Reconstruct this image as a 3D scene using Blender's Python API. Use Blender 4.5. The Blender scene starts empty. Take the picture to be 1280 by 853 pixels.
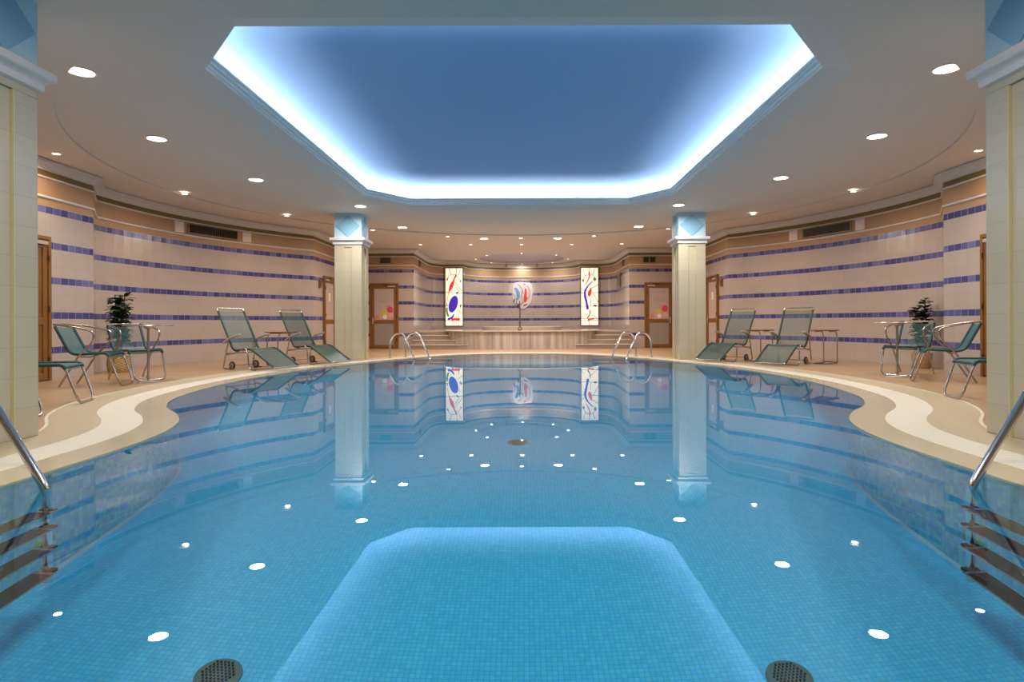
import bpy, bmesh, math, random
from mathutils import Vector, Matrix
random.seed(7)
PI = math.pi
SC = bpy.context.scene
COL = SC.collection

# ------------------------------------------------------------------ camera, world, exposure
F_PX = 765.0
cam_d = bpy.data.cameras.new('camera'); cam = bpy.data.objects.new('camera', cam_d); COL.objects.link(cam)
cam_d.sensor_fit = 'HORIZONTAL'; cam_d.sensor_width = 36.0; cam_d.lens = 36.0 * F_PX / 1280.0
cam_d.shift_x = -15.5 / 1280.0; cam_d.shift_y = -23.1 / 1280.0
cam_d.clip_start = 0.05; cam_d.clip_end = 100
CAM = Vector((0.092, 0.0, 0.83))
cam.matrix_world = Matrix.Translation(CAM) @ Matrix.Rotation(PI / 2, 4, 'X') @ Matrix.Rotation(math.radians(-0.2), 4, 'Z')
SC.camera = cam
w = bpy.data.worlds.new('world'); SC.world = w; w.use_nodes = True
w.node_tree.nodes['Background'].inputs[0].default_value = (0.9, 0.8, 0.7, 1)
w.node_tree.nodes['Background'].inputs[1].default_value = 0.0
SC.view_settings.view_transform = 'Standard'; SC.view_settings.look = 'None'
SC.view_settings.gamma = 1.0; SC.view_settings.use_curve_mapping = False
SC.view_settings.exposure = 0.0
SC.cycles.use_denoising = True
SC.cycles.max_bounces = 14; SC.cycles.diffuse_bounces = 6; SC.cycles.glossy_bounces = 6
SC.cycles.transmission_bounces = 8; SC.cycles.transparent_max_bounces = 16
SC.cycles.sample_clamp_indirect = 6.0; SC.cycles.caustics_refractive = True; SC.cycles.caustics_reflective = False
COVE_W = 41.0; BIG_W = 50.0; SMALL_W = 17.0; TUB_W = 13.0
COVE_C = (1.0, 0.97, 0.95); BIG_C = (1.0, 0.95, 0.87); SMALL_C = (1.0, 0.70, 0.48)

# ------------------------------------------------------------------ materials
def lin(r, g, b):
    f = lambda c: (c / 255 / 12.92) if c / 255 <= 0.04045 else ((c / 255 + 0.055) / 1.055) ** 2.4
    return (f(r), f(g), f(b), 1.0)
class NT:
    def __init__(s, name):
        s.m = bpy.data.materials.new(name); s.m.use_nodes = True
        s.t = s.m.node_tree; s.bsdf = s.t.nodes['Principled BSDF']; s.out = s.t.nodes['Material Output']
    def n(s, typ, **kw):
        x = s.t.nodes.new(typ)
        for k, v in kw.items(): setattr(x, k, v)
        return x
    def set(s, sock, v):
        if isinstance(v, bpy.types.NodeSocket): s.t.links.new(v, sock)
        else: sock.default_value = v
    def math(s, op, a, b=0.0, c=0.0):
        x = s.n('ShaderNodeMath', operation=op)
        s.set(x.inputs[0], a); s.set(x.inputs[1], b); s.set(x.inputs[2], c)
        return x.outputs[0]
    def mix(s, f, a, b):
        x = s.n('ShaderNodeMix', data_type='RGBA')
        s.set(x.inputs[0], f); s.set(x.inputs[6], a); s.set(x.inputs[7], b)
        return x.outputs[2]
    def coords(s, kind='Object'):
        tc = s.n('ShaderNodeTexCoord'); sp = s.n('ShaderNodeSeparateXYZ')
        s.t.links.new(tc.outputs[kind], sp.inputs[0])
        return tc.outputs[kind], sp.outputs[0], sp.outputs[1], sp.outputs[2]
    def noise(s, vec, scale, detail=3.0, rough=0.5):
        x = s.n('ShaderNodeTexNoise'); s.set(x.inputs['Vector'], vec)
        x.inputs['Scale'].default_value = scale; x.inputs['Detail'].default_value = detail; x.inputs['Roughness'].default_value = rough
        return x.outputs[0]
    def white(s, a, b=0.0):
        cb = s.n('ShaderNodeCombineXYZ'); s.set(cb.inputs[0], a); s.set(cb.inputs[1], b)
        x = s.n('ShaderNodeTexWhiteNoise', noise_dimensions='2D'); s.t.links.new(cb.outputs[0], x.inputs['Vector'])
        return x.outputs['Value']
    def ramp(s, f, stops, const=False):
        x = s.n('ShaderNodeValToRGB'); s.set(x.inputs[0], f)
        e = x.color_ramp.elements
        if const: x.color_ramp.interpolation = 'CONSTANT'
        while len(e) < len(stops): e.new(0.5)
        for k, (p, c) in enumerate(stops): e[k].position = p; e[k].color = c
        return x.outputs[0]
    def bump(s, h, strength=0.2, dist=0.01):
        x = s.n('ShaderNodeBump'); s.set(x.inputs['Height'], h)
        x.inputs['Strength'].default_value = strength; x.inputs['Distance'].default_value = dist
        s.t.links.new(x.outputs[0], s.bsdf.inputs['Normal'])
    def base(s, c, rough=0.5, metal=0.0, spec=0.5):
        s.set(s.bsdf.inputs['Base Color'], c); s.set(s.bsdf.inputs['Roughness'], rough)
        s.set(s.bsdf.inputs['Metallic'], metal); s.bsdf.inputs['Specular IOR Level'].default_value = spec
        return s
def plain(name, c, rough=0.5, metal=0.0, var=0.06, scale=6.0, spec=0.5):
    a = NT(name); v, x, y, z = a.coords()
    d = tuple(min(1, k * (1 - var)) for k in c[:3]) + (1,); l = tuple(min(1, k * (1 + var)) for k in c[:3]) + (1,)
    a.base(a.mix(a.noise(v, scale), d, l), rough, metal, spec); return a.m
def emis(name, c, strength):
    a = NT(name); a.base(c, 0.4)
    a.set(a.bsdf.inputs['Emission Color'], c); a.bsdf.inputs['Emission Strength'].default_value = strength
    return a.m
def grid(a, u, v, su, sv, g):
    fu = a.math('FRACT', a.math('DIVIDE', u, su)); fv = a.math('FRACT', a.math('DIVIDE', v, sv))
    return a.math('MAXIMUM', a.math('LESS_THAN', fu, g / su), a.math('LESS_THAN', fv, g / sv))
def cell(a, u, v, su, sv):
    return a.white(a.math('FLOOR', a.math('DIVIDE', u, su)), a.math('FLOOR', a.math('DIVIDE', v, sv)))

M = {}
def wall_mat():
    a = NT('striped_wall_tile'); uvv, u, v, _ = a.coords('UV')
    sh = a.math('ABSOLUTE', a.math('SUBTRACT', a.math('FLOORED_MODULO', a.math('ADD', v, -0.18), 0.52), 0.26))
    stripe = a.math('LESS_THAN', sh, 0.05)
    blue = a.ramp(a.white(a.math('FLOOR', a.math('DIVIDE', u, 0.15)), a.math('FLOOR', a.math('DIVIDE', v, 0.52))),
                  [(0, lin(64, 64, 120)), (0.3, lin(88, 88, 140)), (0.55, lin(72, 72, 130)), (0.8, lin(102, 102, 150))], True)
    blue = a.mix(a.math('LESS_THAN', a.math('FRACT', a.math('DIVIDE', u, 0.15)), 0.05), blue, lin(150, 145, 170))
    tile = a.mix(cell(a, u, v, 0.30, 0.21), lin(176, 162, 153), lin(179, 165, 156))
    tile = a.mix(a.math('MULTIPLY', grid(a, u, v, 0.30, 0.21, 0.006), 0.35), tile, lin(150, 136, 130))
    c = a.mix(stripe, tile, blue)
    top = a.math('GREATER_THAN', v, 2.575)
    tan = a.mix(a.noise(uvv, 3.0), lin(164, 132, 100), lin(172, 140, 108))
    c = a.mix(top, c, tan)
    c = a.mix(a.math('GREATER_THAN', v, 3.005), c, lin(126, 106, 58))
    a.base(c, a.math('MULTIPLY_ADD', top, 0.4, 0.16))
    h = a.math('ADD', a.math('MULTIPLY', grid(a, u, v, 0.30, 0.21, 0.006), -0.6), a.noise(uvv, 9.0, 1.0))
    a.bump(h, 0.12, 0.01); return a.m
M['wall'] = wall_mat()
M['ceiling'] = plain('white_ceiling_paint', lin(216, 207, 198), 0.7, 0, 0.015, 1.0)
M['trim'] = plain('white_plaster_trim', lin(208, 204, 202), 0.5, 0, 0.02)
M['lip'] = plain('warm_white_molding_paint', lin(240, 228, 214), 0.5, 0, 0.02)
M['dome'] = plain('blue_dome_paint', lin(142, 182, 226), 0.75, 0, 0.02, 0.7)
M['recess'] = plain('lavender_recess_paint', lin(206, 198, 210), 0.7, 0, 0.02)
def floor_mat():
    a = NT('tan_deck_tile'); vec, x, y, z = a.coords()
    c = a.mix(cell(a, x, y, 0.30, 0.30), lin(170, 140, 108), lin(180, 152, 120))
    c = a.mix(a.math('MULTIPLY', a.noise(vec, 5.0, 6, 0.7), 0.6), c, lin(150, 118, 86))
    c = a.mix(a.math('MULTIPLY', grid(a, x, y, 0.30, 0.30, 0.006), 0.5), c, lin(138, 112, 86))
    a.base(c, 0.34); a.bump(a.noise(vec, 60, 2), 0.08, 0.004); return a.m
M['floor'] = floor_mat()
def coping_mat(name, c1, c2, joint, su, rough):
    a = NT(name); vec, u, v, _ = a.coords('UV')
    c = a.mix(a.noise(vec, 2.5, 4), c1, c2)
    j = a.math('LESS_THAN', a.math('FRACT', a.math('DIVIDE', u, su)), 0.006 / su)
    c = a.mix(a.math('MULTIPLY', j, 0.6), c, joint)
    a.base(c, rough); return a.m
M['coping'] = coping_mat('glazed_beige_coping', lin(192, 178, 148), lin(200, 187, 158), lin(170, 154, 124), 0.6, 0.12)
M['border'] = coping_mat('beige_border_tile', lin(186, 170, 138), lin(193, 178, 148), lin(172, 156, 124), 0.3, 0.3)
M['joint'] = plain('pale_joint', lin(206, 198, 176), 0.5)
def grate_mat():
    a = NT('white_overflow_slats'); vec, u, v, _ = a.coords('UV')
    f = a.math('FRACT', a.math('DIVIDE', u, 0.035)); gap = a.math('LESS_THAN', f, 0.22)
    c = a.mix(gap, lin(220, 213, 198), lin(182, 172, 152))
    a.base(c, 0.4); a.bump(a.math('SUBTRACT', 1.0, gap), 0.4, 0.01); return a.m
M['grate'] = grate_mat()
def mosaic_floor():
    a = NT('blue_mosaic_floor'); vec, x, y, z = a.coords()
    r = cell(a, x, y, 0.0275, 0.0275)
    c = a.ramp(r, [(0, lin(52, 190, 244)), (0.35, lin(58, 198, 248)), (0.7, lin(64, 204, 250)), (0.9, lin(60, 194, 252))], True)
    c = a.mix(a.math('MULTIPLY', grid(a, x, y, 0.0275, 0.0275, 0.0038), 0.75), c, lin(38, 160, 196))
    a.base(c, 0.35); return a.m
M['pool_floor'] = mosaic_floor()
def mosaic_wall():
    a = NT('teal_mosaic_wall'); vec, u, v, _ = a.coords('UV')
    off = a.math('MULTIPLY', a.white(a.math('FLOOR', a.math('DIVIDE', u, 0.036)), 3.0), 0.1)
    v2 = a.math('ADD', v, off)
    r = cell(a, u, v2, 0.036, 0.075)
    c = a.ramp(r, [(0, lin(66, 204, 222)), (0.2, lin(104, 224, 230)), (0.42, lin(56, 188, 230)), (0.6, lin(86, 206, 240)), (0.8, lin(76, 218, 222))], True)
    c = a.mix(a.math('MULTIPLY', grid(a, u, v2, 0.036, 0.075, 0.004), 0.6), c, lin(90, 176, 196))
    a.base(c, 0.3); return a.m
M['pool_wall'] = mosaic_wall()
M['pool_edge'] = plain('pale_blue_cove_tile', lin(150, 206, 226), 0.35)
def water_mat():
    a = NT('clear_pool_water'); g = a.n('ShaderNodeBsdfGlass')
    g.inputs['IOR'].default_value = 1.333; g.inputs['Roughness'].default_value = 0.0; g.inputs['Color'].default_value = (0.97, 0.99, 1, 1)
    a.t.links.new(g.outputs[0], a.out.inputs['Surface']); return a.m
M['water'] = water_mat()
def col_mat():
    a = NT('cream_column_tile'); vec, x, y, z = a.coords()
    g = a.math('LESS_THAN', a.math('FRACT', a.math('DIVIDE', z, 0.22)), 0.02)
    c = a.mix(a.white(a.math('FLOOR', a.math('DIVIDE', z, 0.22)), 1.0), lin(186, 175, 150), lin(193, 182, 158))
    c = a.mix(a.math('MULTIPLY', g, 0.55), c, lin(160, 152, 132))
    a.base(c, 0.22); a.bump(a.math('SUBTRACT', 1.0, g), 0.3, 0.004); return a.m
M['column'] = col_mat()
M['yellow'] = plain('pale_yellow_strip', lin(204, 194, 150), 0.4)
M['capital'] = plain('pale_blue_capital_paint', lin(182, 216, 232), 0.6, 0, 0.03)
M['diamond'] = plain('mid_blue_diamond_paint', lin(138, 184, 210), 0.6, 0, 0.03)
def marble(name, c1, c2, c3, sx):
    a = NT(name); vec, x, y, z = a.coords()
    mp = a.n('ShaderNodeMapping'); mp.inputs['Scale'].default_value = sx; a.t.links.new(vec, mp.inputs[0])
    c = a.ramp(a.noise(mp.outputs[0], 2.2, 6, 0.65), [(0.25, c1), (0.5, c2), (0.72, c3)])
    a.base(c, 0.2); return a.m
M['marble'] = marble('veined_beige_marble', lin(128, 112, 104), lin(174, 162, 150), lin(206, 198, 188), (3.6, 3.6, 0.12))
M['marble_top'] = marble('pale_marble_slab', lin(176, 162, 148), lin(188, 174, 162), lin(196, 184, 174), (1, 1, 1))
M['step'] = marble('brown_marble_steps', lin(124, 106, 98), lin(148, 130, 120), lin(164, 148, 138), (0.5, 2, 3))
def wood(name, c1, c2, rough=0.35):
    a = NT(name); vec, x, y, z = a.coords()
    mp = a.n('ShaderNodeMapping'); mp.inputs['Scale'].default_value = (14, 14, 0.9); a.t.links.new(vec, mp.inputs[0])
    a.base(a.mix(a.noise(mp.outputs[0], 1.6, 5, 0.6), c1, c2), rough); return a.m
M['wood'] = wood('brown_varnished_wood', lin(110, 70, 24), lin(138, 92, 36))
M['table_wood'] = wood('red_brown_table_top', lin(110, 58, 34), lin(132, 72, 44), 0.3)
M['pane'] = plain('frosted_pane', lin(184, 166, 158), 0.25)
M['grey_pane'] = plain('frosted_grey_pane', lin(150, 140, 130), 0.25)
M['chrome'] = plain('polished_steel_tube', (0.74, 0.72, 0.70, 1), 0.14, 1.0, 0.02)
M['brushed'] = plain('brushed_aluminium_tube', (0.46, 0.42, 0.38, 1), 0.25, 1.0, 0.04)
M['dark'] = plain('dark_rubber', lin(34, 34, 36), 0.6)
M['black'] = plain('black_metal', lin(28, 25, 22), 0.5)
M['grey'] = plain('grey_plastic', lin(170, 158, 146), 0.45)
M['white_plate'] = plain('white_plastic_plate', lin(222, 208, 200), 0.4)
M['slat'] = plain('dark_bronze_slats', lin(74, 62, 40), 0.45)
M['slat_frame'] = plain('bronze_vent_frame', lin(150, 120, 74), 0.5)
def sling(name, c1, c2, tr):
    a = NT(name); vec, u, v, _ = a.coords('UV')
    c = a.mix(a.math('LESS_THAN', a.math('FRACT', a.math('DIVIDE', u, 0.045)), 0.35), c1, c2)
    c = a.mix(a.math('MULTIPLY', a.noise(vec, 60, 2), 0.35), c, tuple(k * 0.7 for k in c1[:3]) + (1,))
    a.base(c, 0.45); tb = a.n('ShaderNodeBsdfTransparent'); mx = a.n('ShaderNodeMixShader')
    lw = a.n('ShaderNodeLayerWeight'); lw.inputs[0].default_value = 0.4
    a.set(mx.inputs[0], a.math('MULTIPLY', a.math('POWER', a.math('SUBTRACT', 1.0, lw.outputs['Facing']), 2.2), tr))
    a.t.links.new(a.bsdf.outputs[0], mx.inputs[1]); a.t.links.new(tb.outputs[0], mx.inputs[2])
    a.t.links.new(mx.outputs[0], a.out.inputs['Surface']); return a.m
M['sling'] = sling('green_teal_mesh_sling', lin(26, 64, 60), lin(46, 90, 84), 0.8)
M['chair_sling'] = sling('teal_mesh_sling', lin(38, 92, 98), lin(46, 102, 106), 0.98)
M['teal_edge'] = plain('dark_teal_edging', lin(24, 66, 72), 0.5)
M['green_edge'] = plain('dark_green_edging', lin(28, 58, 52), 0.5)
def wicker():
    a = NT('woven_wicker'); vec, u, v, _ = a.coords('UV')
    s = a.math('SINE', a.math('MULTIPLY', v, 180.0)); t = a.math('SINE', a.math('MULTIPLY', u, 70.0))
    k = a.math('MULTIPLY_ADD', a.math('MULTIPLY', s, t), 0.5, 0.5)
    a.base(a.mix(k, lin(120, 88, 44), lin(214, 184, 122)), 0.7); a.bump(k, 0.6, 0.01); return a.m
M['wicker'] = wicker()
M['terracotta'] = plain('beige_ceramic_pot', lin(178, 142, 106), 0.5, 0, 0.12, 14)
M['soil'] = plain('dark_soil', lin(50, 36, 26), 0.9, 0, 0.3, 30)
M['leaf'] = plain('glossy_dark_leaf', lin(34, 62, 30), 0.3, 0, 0.35, 9)
M['leaf2'] = plain('deep_green_leaf', lin(38, 54, 28), 0.35, 0, 0.35, 9)
M['stem'] = plain('brown_stem', lin(86, 66, 40), 0.7)
M['lamp_ring'] = plain('white_lamp_ring', lin(236, 226, 214), 0.35)
M['lens_big'] = emis('lit_downlight_lens', (1, 0.95, 0.86, 1), 14.0)
M['lens_small'] = emis('lit_halogen_lens', (1, 0.86, 0.72, 1), 12.0)
M['glow_white'] = emis('backlit_opal_glass', lin(250, 238, 214), 0.8)
M['glow_red'] = emis('backlit_red_glass', lin(206, 50, 40), 0.75)
M['glow_purple'] = emis('backlit_purple_glass', lin(64, 30, 168), 0.75)
M['glow_green'] = emis('backlit_green_glass', lin(92, 122, 70), 0.6)
M['glow_dark'] = plain('black_glass', lin(40, 32, 28), 0.3)
M['lead'] = plain('lead_came', lin(96, 90, 84), 0.5, 0.3)
M['lead_dark'] = plain('dark_lead_came', lin(70, 62, 56), 0.5, 0.2)
M['bronze'] = plain('weathered_bronze', lin(104, 84, 66), 0.4, 0.6, 0.2)
M['mosaic_white'] = plain('white_mosaic_chips', lin(200, 186, 182), 0.4, 0, 0.22, 30)
M['mosaic_blue'] = plain('blue_mosaic_chips', lin(96, 142, 184), 0.3, 0, 0.2, 40)
M['mosaic_red'] = plain('red_mosaic_chips', lin(196, 66, 60), 0.3, 0, 0.15, 40)
M['paper'] = plain('white_paper', lin(232, 216, 206), 0.6)
M['ink'] = plain('grey_print', lin(150, 120, 112), 0.6)
M['pink'] = plain('pink_print', lin(214, 60, 92), 0.5, 0, 0.15, 30)
M['rose'] = plain('pale_pink_print', lin(226, 150, 150), 0.5)
M['yellow_print'] = plain('yellow_print', lin(214, 178, 60), 0.5, 0, 0.2, 30)
M['orange_print'] = plain('orange_print', lin(208, 130, 60), 0.5)
M['drain'] = plain('grey_green_drain_plate', lin(88, 118, 116), 0.4)
M['hole'] = plain('drain_hole_black', lin(24, 30, 40), 0.7)
M['inlet'] = plain('green_plastic_inlet', lin(110, 170, 80), 0.5)

# ------------------------------------------------------------------ mesh builder
class MB:
    def __init__(s): s.v = []; s.f = []; s.sm = []; s.uv = []; s.T = Matrix()
    def add(s, verts, faces, smooth=False, uvs=None):
        o = len(s.v); s.v += [s.T @ Vector(p) for p in verts]
        for i, f in enumerate(faces):
            s.f.append([o + k for k in f]); s.sm.append(smooth); s.uv.append(uvs[i] if uvs else [(0, 0)] * len(f))
        return s
    def box(s, x0, x1, y0, y1, z0, z1):
        v = [(x, y, z) for z in (z0, z1) for y in (y0, y1) for x in (x0, x1)]
        return s.add(v, [(0, 2, 3, 1), (4, 5, 7, 6), (0, 1, 5, 4), (1, 3, 7, 5), (3, 2, 6, 7), (2, 0, 4, 6)])
    def prism(s, pts, a0, a1, axis='z'):
        n = len(pts)
        f3 = {'z': lambda p, a: (p[0], p[1], a), 'y': lambda p, a: (p[0], a, p[1]), 'x': lambda p, a: (a, p[0], p[1])}[axis]
        v = [f3(p, a0) for p in pts] + [f3(p, a1) for p in pts]
        return s.add(v, [tuple(range(n))[::-1], tuple(range(n, 2 * n))] + [(i, (i + 1) % n, n + (i + 1) % n, n + i) for i in range(n)])
    def lathe(s, prof, n=32, c=(0, 0), caps=True, sx=1.0, sy=1.0):
        v = []; f = []; uv = []
        for r, z in prof:
            for k in range(n):
                a = 2 * PI * k / n; v.append((c[0] + r * sx * math.cos(a), c[1] + r * sy * math.sin(a), z))
        for j in range(len(prof) - 1):
            for k in range(n):
                k2 = (k + 1) % n; f.append((j * n + k, j * n + k2, (j + 1) * n + k2, (j + 1) * n + k))
                r = max(prof[j][0], 0.05)
                uv.append([(2 * PI * k / n * r, prof[j][1]), (2 * PI * (k + 1) / n * r, prof[j][1]), (2 * PI * (k + 1) / n * r, prof[j + 1][1]), (2 * PI * k / n * r, prof[j + 1][1])])
        s.add(v, f, True, uv)
        if caps:
            o = len(s.v) - len(v)
            for j, rev in ((0, True), (len(prof) - 1, False)):
                q = [o + j * n + k for k in range(n)]
                s.f.append(q[::-1] if rev else q); s.sm.append(False); s.uv.append([(0, 0)] * n)
        return s
    def tube(s, path, r, n=10, closed=False, caps=True):
        P = [Vector(p) for p in path]; m = len(P)
        tg = []
        for i in range(m):
            a = P[i - 1] if (i > 0 or closed) else P[i]; b = P[(i + 1) % m] if (i < m - 1 or closed) else P[i]
            tg.append((b - a).normalized())
        up = Vector((0, 0, 1)) if abs(tg[0].z) < 0.9 else Vector((1, 0, 0))
        nx = tg[0].cross(up).normalized(); v = []
        for i in range(m):
            nx = (nx - tg[i] * nx.dot(tg[i])).normalized(); ny = tg[i].cross(nx)
            rr = r[i] if isinstance(r, (list, tuple)) else r
            for k in range(n):
                a = 2 * PI * k / n; v.append(P[i] + nx * (rr * math.cos(a)) + ny * (rr * math.sin(a)))
        f = []
        for i in range(m if closed else m - 1):
            for k in range(n):
                k2 = (k + 1) % n; i2 = (i + 1) % m; f.append((i * n + k, i * n + k2, i2 * n + k2, i2 * n + k))
        s.add(v, f, True)
        if caps and not closed:
            o = len(s.v) - len(v)
            s.f.append([o + k for k in range(n)][::-1]); s.f.append([o + (m - 1) * n + k for k in range(n)])
            s.sm += [False, False]; s.uv += [[(0, 0)] * n] * 2
        return s
    def sphere(s, c, rx, ry=None, rz=None, n=14):
        ry = ry or rx; rz = rz or rx
        pr = [(max(1e-4, math.sin(PI * i / 8)), -math.cos(PI * i / 8)) for i in range(9)]
        T0 = s.T; s.T = s.T @ Matrix.Translation(c) @ Matrix.Diagonal((rx, ry, rz, 1)); s.lathe(pr, n); s.T = T0
        return s
    def build(s, name, mat, parent=None, bevel=0.0, seg=2):
        me = bpy.data.meshes.new(name); me.from_pydata([tuple(p) for p in s.v], [], s.f)
        uvl = me.uv_layers.new(name='UVMap')
        for p, sm, uv in zip(me.polygons, s.sm, s.uv):
            p.use_smooth = sm
            for li, c in zip(p.loop_indices, uv): uvl.data[li].uv = c
        me.materials.append(mat); me.validate()
        if any(s.sm): me.set_sharp_from_angle(angle=math.radians(40))
        o = bpy.data.objects.new(name, me); COL.objects.link(o)
        if parent: o.parent = parent
        if bevel:
            b = o.modifiers.new('bevel', 'BEVEL'); b.width = bevel; b.segments = seg; b.limit_method = 'ANGLE'; b.angle_limit = math.radians(40)
        return o
def fillet(pts, r, n=6):
    P = [Vector(p) for p in pts]; out = [P[0]]
    for i in range(1, len(P) - 1):
        rr = r[i] if isinstance(r, (list, tuple)) else r
        a = P[i - 1] - P[i]; b = P[i + 1] - P[i]
        d = min(rr, a.length * 0.48, b.length * 0.48); p0 = P[i] + a.normalized() * d; p1 = P[i] + b.normalized() * d
        for k in range(n + 1):
            t = k / n; out.append(p0 * (1 - t) ** 2 + P[i] * 2 * t * (1 - t) + p1 * t * t)
    out.append(P[-1]); return out
def tag(o, label, cat, group=None, kind=None):
    o['label'] = label; o['category'] = cat
    if group: o['group'] = group
    if kind: o['kind'] = kind
    return o
def thing(name, loc, rz=0.0, label=None, cat=None, group=None, kind=None):
    o = bpy.data.objects.new(name, None); COL.objects.link(o); o.location = loc; o.rotation_euler = (0, 0, rz); o.empty_display_size = 0.1
    if label: tag(o, label, cat, group, kind)
    return o
def copy_tree(o, parent=None):
    c = o.copy(); COL.objects.link(c); c.parent = parent
    for ch in list(o.children): copy_tree(ch, c)
    return c
def put(proto, i, loc, rz, label, group=None):
    o = proto if i == 0 else copy_tree(proto)
    o.location = loc; o.rotation_euler = (0, 0, rz); o['label'] = label
    if group: o['group'] = group
    return o
def catmull(pts, step=0.07, closed=False):
    P = [Vector((p[0], p[1])) for p in pts]; n = len(P); out = []
    for i in range(n if closed else n - 1):
        p0 = P[(i - 1) % n] if closed or i > 0 else P[0] * 2 - P[1]
        p1 = P[i]; p2 = P[(i + 1) % n]; p3 = P[(i + 2) % n] if closed or i < n - 2 else P[-1] * 2 - P[-2]
        m = max(2, int((p2 - p1).length / step))
        for k in range(m):
            t = k / m
            out.append(0.5 * ((2 * p1) + (p2 - p0) * t + (2 * p0 - 5 * p1 + 4 * p2 - p3) * t * t + (3 * p1 - p0 - 3 * p2 + p3) * t ** 3))
    if not closed: out.append(P[-1])
    return out
def fill(loops, z, name, mat, extra=None):
    bm = bmesh.new()
    for lp in loops:
        vs = [bm.verts.new((p[0], p[1], z)) for p in lp]
        for i in range(len(vs)): bm.edges.new((vs[i], vs[(i + 1) % len(vs)]))
    bmesh.ops.triangle_fill(bm, edges=bm.edges[:], use_beauty=True, normal=(0, 0, 1))
    mb = MB(); bm.verts.index_update()
    mb.add([v.co.copy() for v in bm.verts], [[v.index for v in f.verts] for f in bm.faces]); bm.free()
    return mb
def mirror(half): return [(-x, y) for x, y in half[::-1] if x > 1e-6]

# ------------------------------------------------------------------ pool outline
half = [(0, -0.9), (1.6, -0.9), (2.3, -0.75), (2.6, 0.0), (2.6, 1.0), (2.6, 2.2), (2.6, 3.2), (2.6, 3.8), (2.62, 4.3), (2.70, 4.78), (2.86, 5.22), (3.13, 5.66), (3.49, 6.12),
        (3.80, 6.8), (3.98, 7.7), (4.05, 8.6), (4.02, 9.5), (3.84, 10.9), (3.42, 12.25), (2.68, 13.9), (1.86, 15.45), (0.95, 16.12), (0, 16.3)]
ctrl = half + [(-x, y) for x, y in half[-2:0:-1]]
POOL = catmull(ctrl, 0.07, True)
def resample(P, step):
    L = [0.0]
    for i in range(len(P)): L.append(L[-1] + (P[(i + 1) % len(P)] - P[i]).length)
    n = int(L[-1] / step); out = []; j = 0
    for k in range(n):
        d = L[-1] * k / n
        while L[j + 1] < d: j += 1
        t = (d - L[j]) / max(1e-9, L[j + 1] - L[j]); out.append(P[j].lerp(P[(j + 1) % len(P)], t))
    return out
POOL = resample(POOL, 0.07)
def offset(P, d, it=0):
    n = len(P); out = []
    for i in range(n):
        t = (P[(i + 1) % n] - P[i - 1]).normalized(); nrm = Vector((t.y, -t.x))
        out.append(P[i] + nrm * d)
    for _ in range(it): out = [(out[i - 1] + out[i] * 2 + out[(i + 1) % n]) / 4 for i in range(n)]
    return out
def ring(A, B, z0, z1, name, mat, flip=False):
    n = len(A); mb = MB(); v = [(p.x, p.y, z0) for p in A] + [(p.x, p.y, z1) for p in B]; f = []; uv = []; L = 0.0
    wd = (A[0] - B[0]).length + abs(z1 - z0)
    for i in range(n):
        j = (i + 1) % n; l2 = L + (POOL[j] - POOL[i]).length
        q = (i, j, n + j, n + i); u = [(L, 0), (l2, 0), (l2, wd), (L, wd)]
        if flip: q = q[::-1]; u = u[::-1]
        f.append(q); uv.append(u); L = l2
    mb.add(v, f, False, uv); return mb
O1 = offset(POOL, 0.27); O2 = offset(POOL, 0.57, 2); O3 = offset(POOL, 0.93, 6); O4 = offset(POOL, 0.955, 6)
DEPTH = -1.75
S = 'structure'
pb = fill([POOL], DEPTH, 'pool_floor', None)
basin = thing('pool_basin', (0, 0, 0), 0, 'blue mosaic tiled basin of the swimming pool', 'pool', kind=S)
pb.build('basin_floor', M['pool_floor'], basin)
ring(POOL, POOL, -0.014, DEPTH, '', None).build('basin_wall', M['pool_wall'], basin)
IN = offset(POOL, -0.02)
ring(POOL, IN, DEPTH + 0.03, DEPTH + 0.002, '', None).build('cove_tile', M['pool_edge'], basin)
cpm = ring(POOL, O1, 0, 0, '', None, True); lipm = ring(POOL, POOL, 0.0, -0.016, '', None); cpm.add(lipm.v, lipm.f, False, lipm.uv)
tag(cpm.build('pool_coping', M['coping']), 'glossy beige coping along the wavy edge of the pool', 'coping', kind=S)
tag(ring(O1, O2, 0, 0, '', None, True).build('overflow_grate', M['grate']), 'white slatted overflow grate running behind the pool coping', 'grate', kind=S)
tag(ring(O2, O3, 0, 0, '', None, True).build('deck_border', M['border']), 'wavy cream tile border between white grate and tan deck', 'border', kind=S)
tag(ring(O3, O4, 0, 0, '', None, True).build('deck_joint', M['joint']), 'thin pale joint line around the cream deck border', 'joint', kind=S)
wm = fill([POOL], -0.012, '', None)
wt = wm.build('pool_water', M['water']); wt.cycles.is_caustics_caster = True; wt.data.polygons.foreach_set('use_smooth', [True] * len(wt.data.polygons))
tag(wt, 'still clear blue water filling the pool', 'water', kind='stuff')
fl = fill([[(-8.2, -3.2), (8.2, -3.2), (8.2, 26.5), (-8.2, 26.5)], O4], 0.0, '', None).build('floor', M['floor'])
tag(fl, 'tan stone tile deck floor around the pool', 'floor', kind=S)

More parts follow.
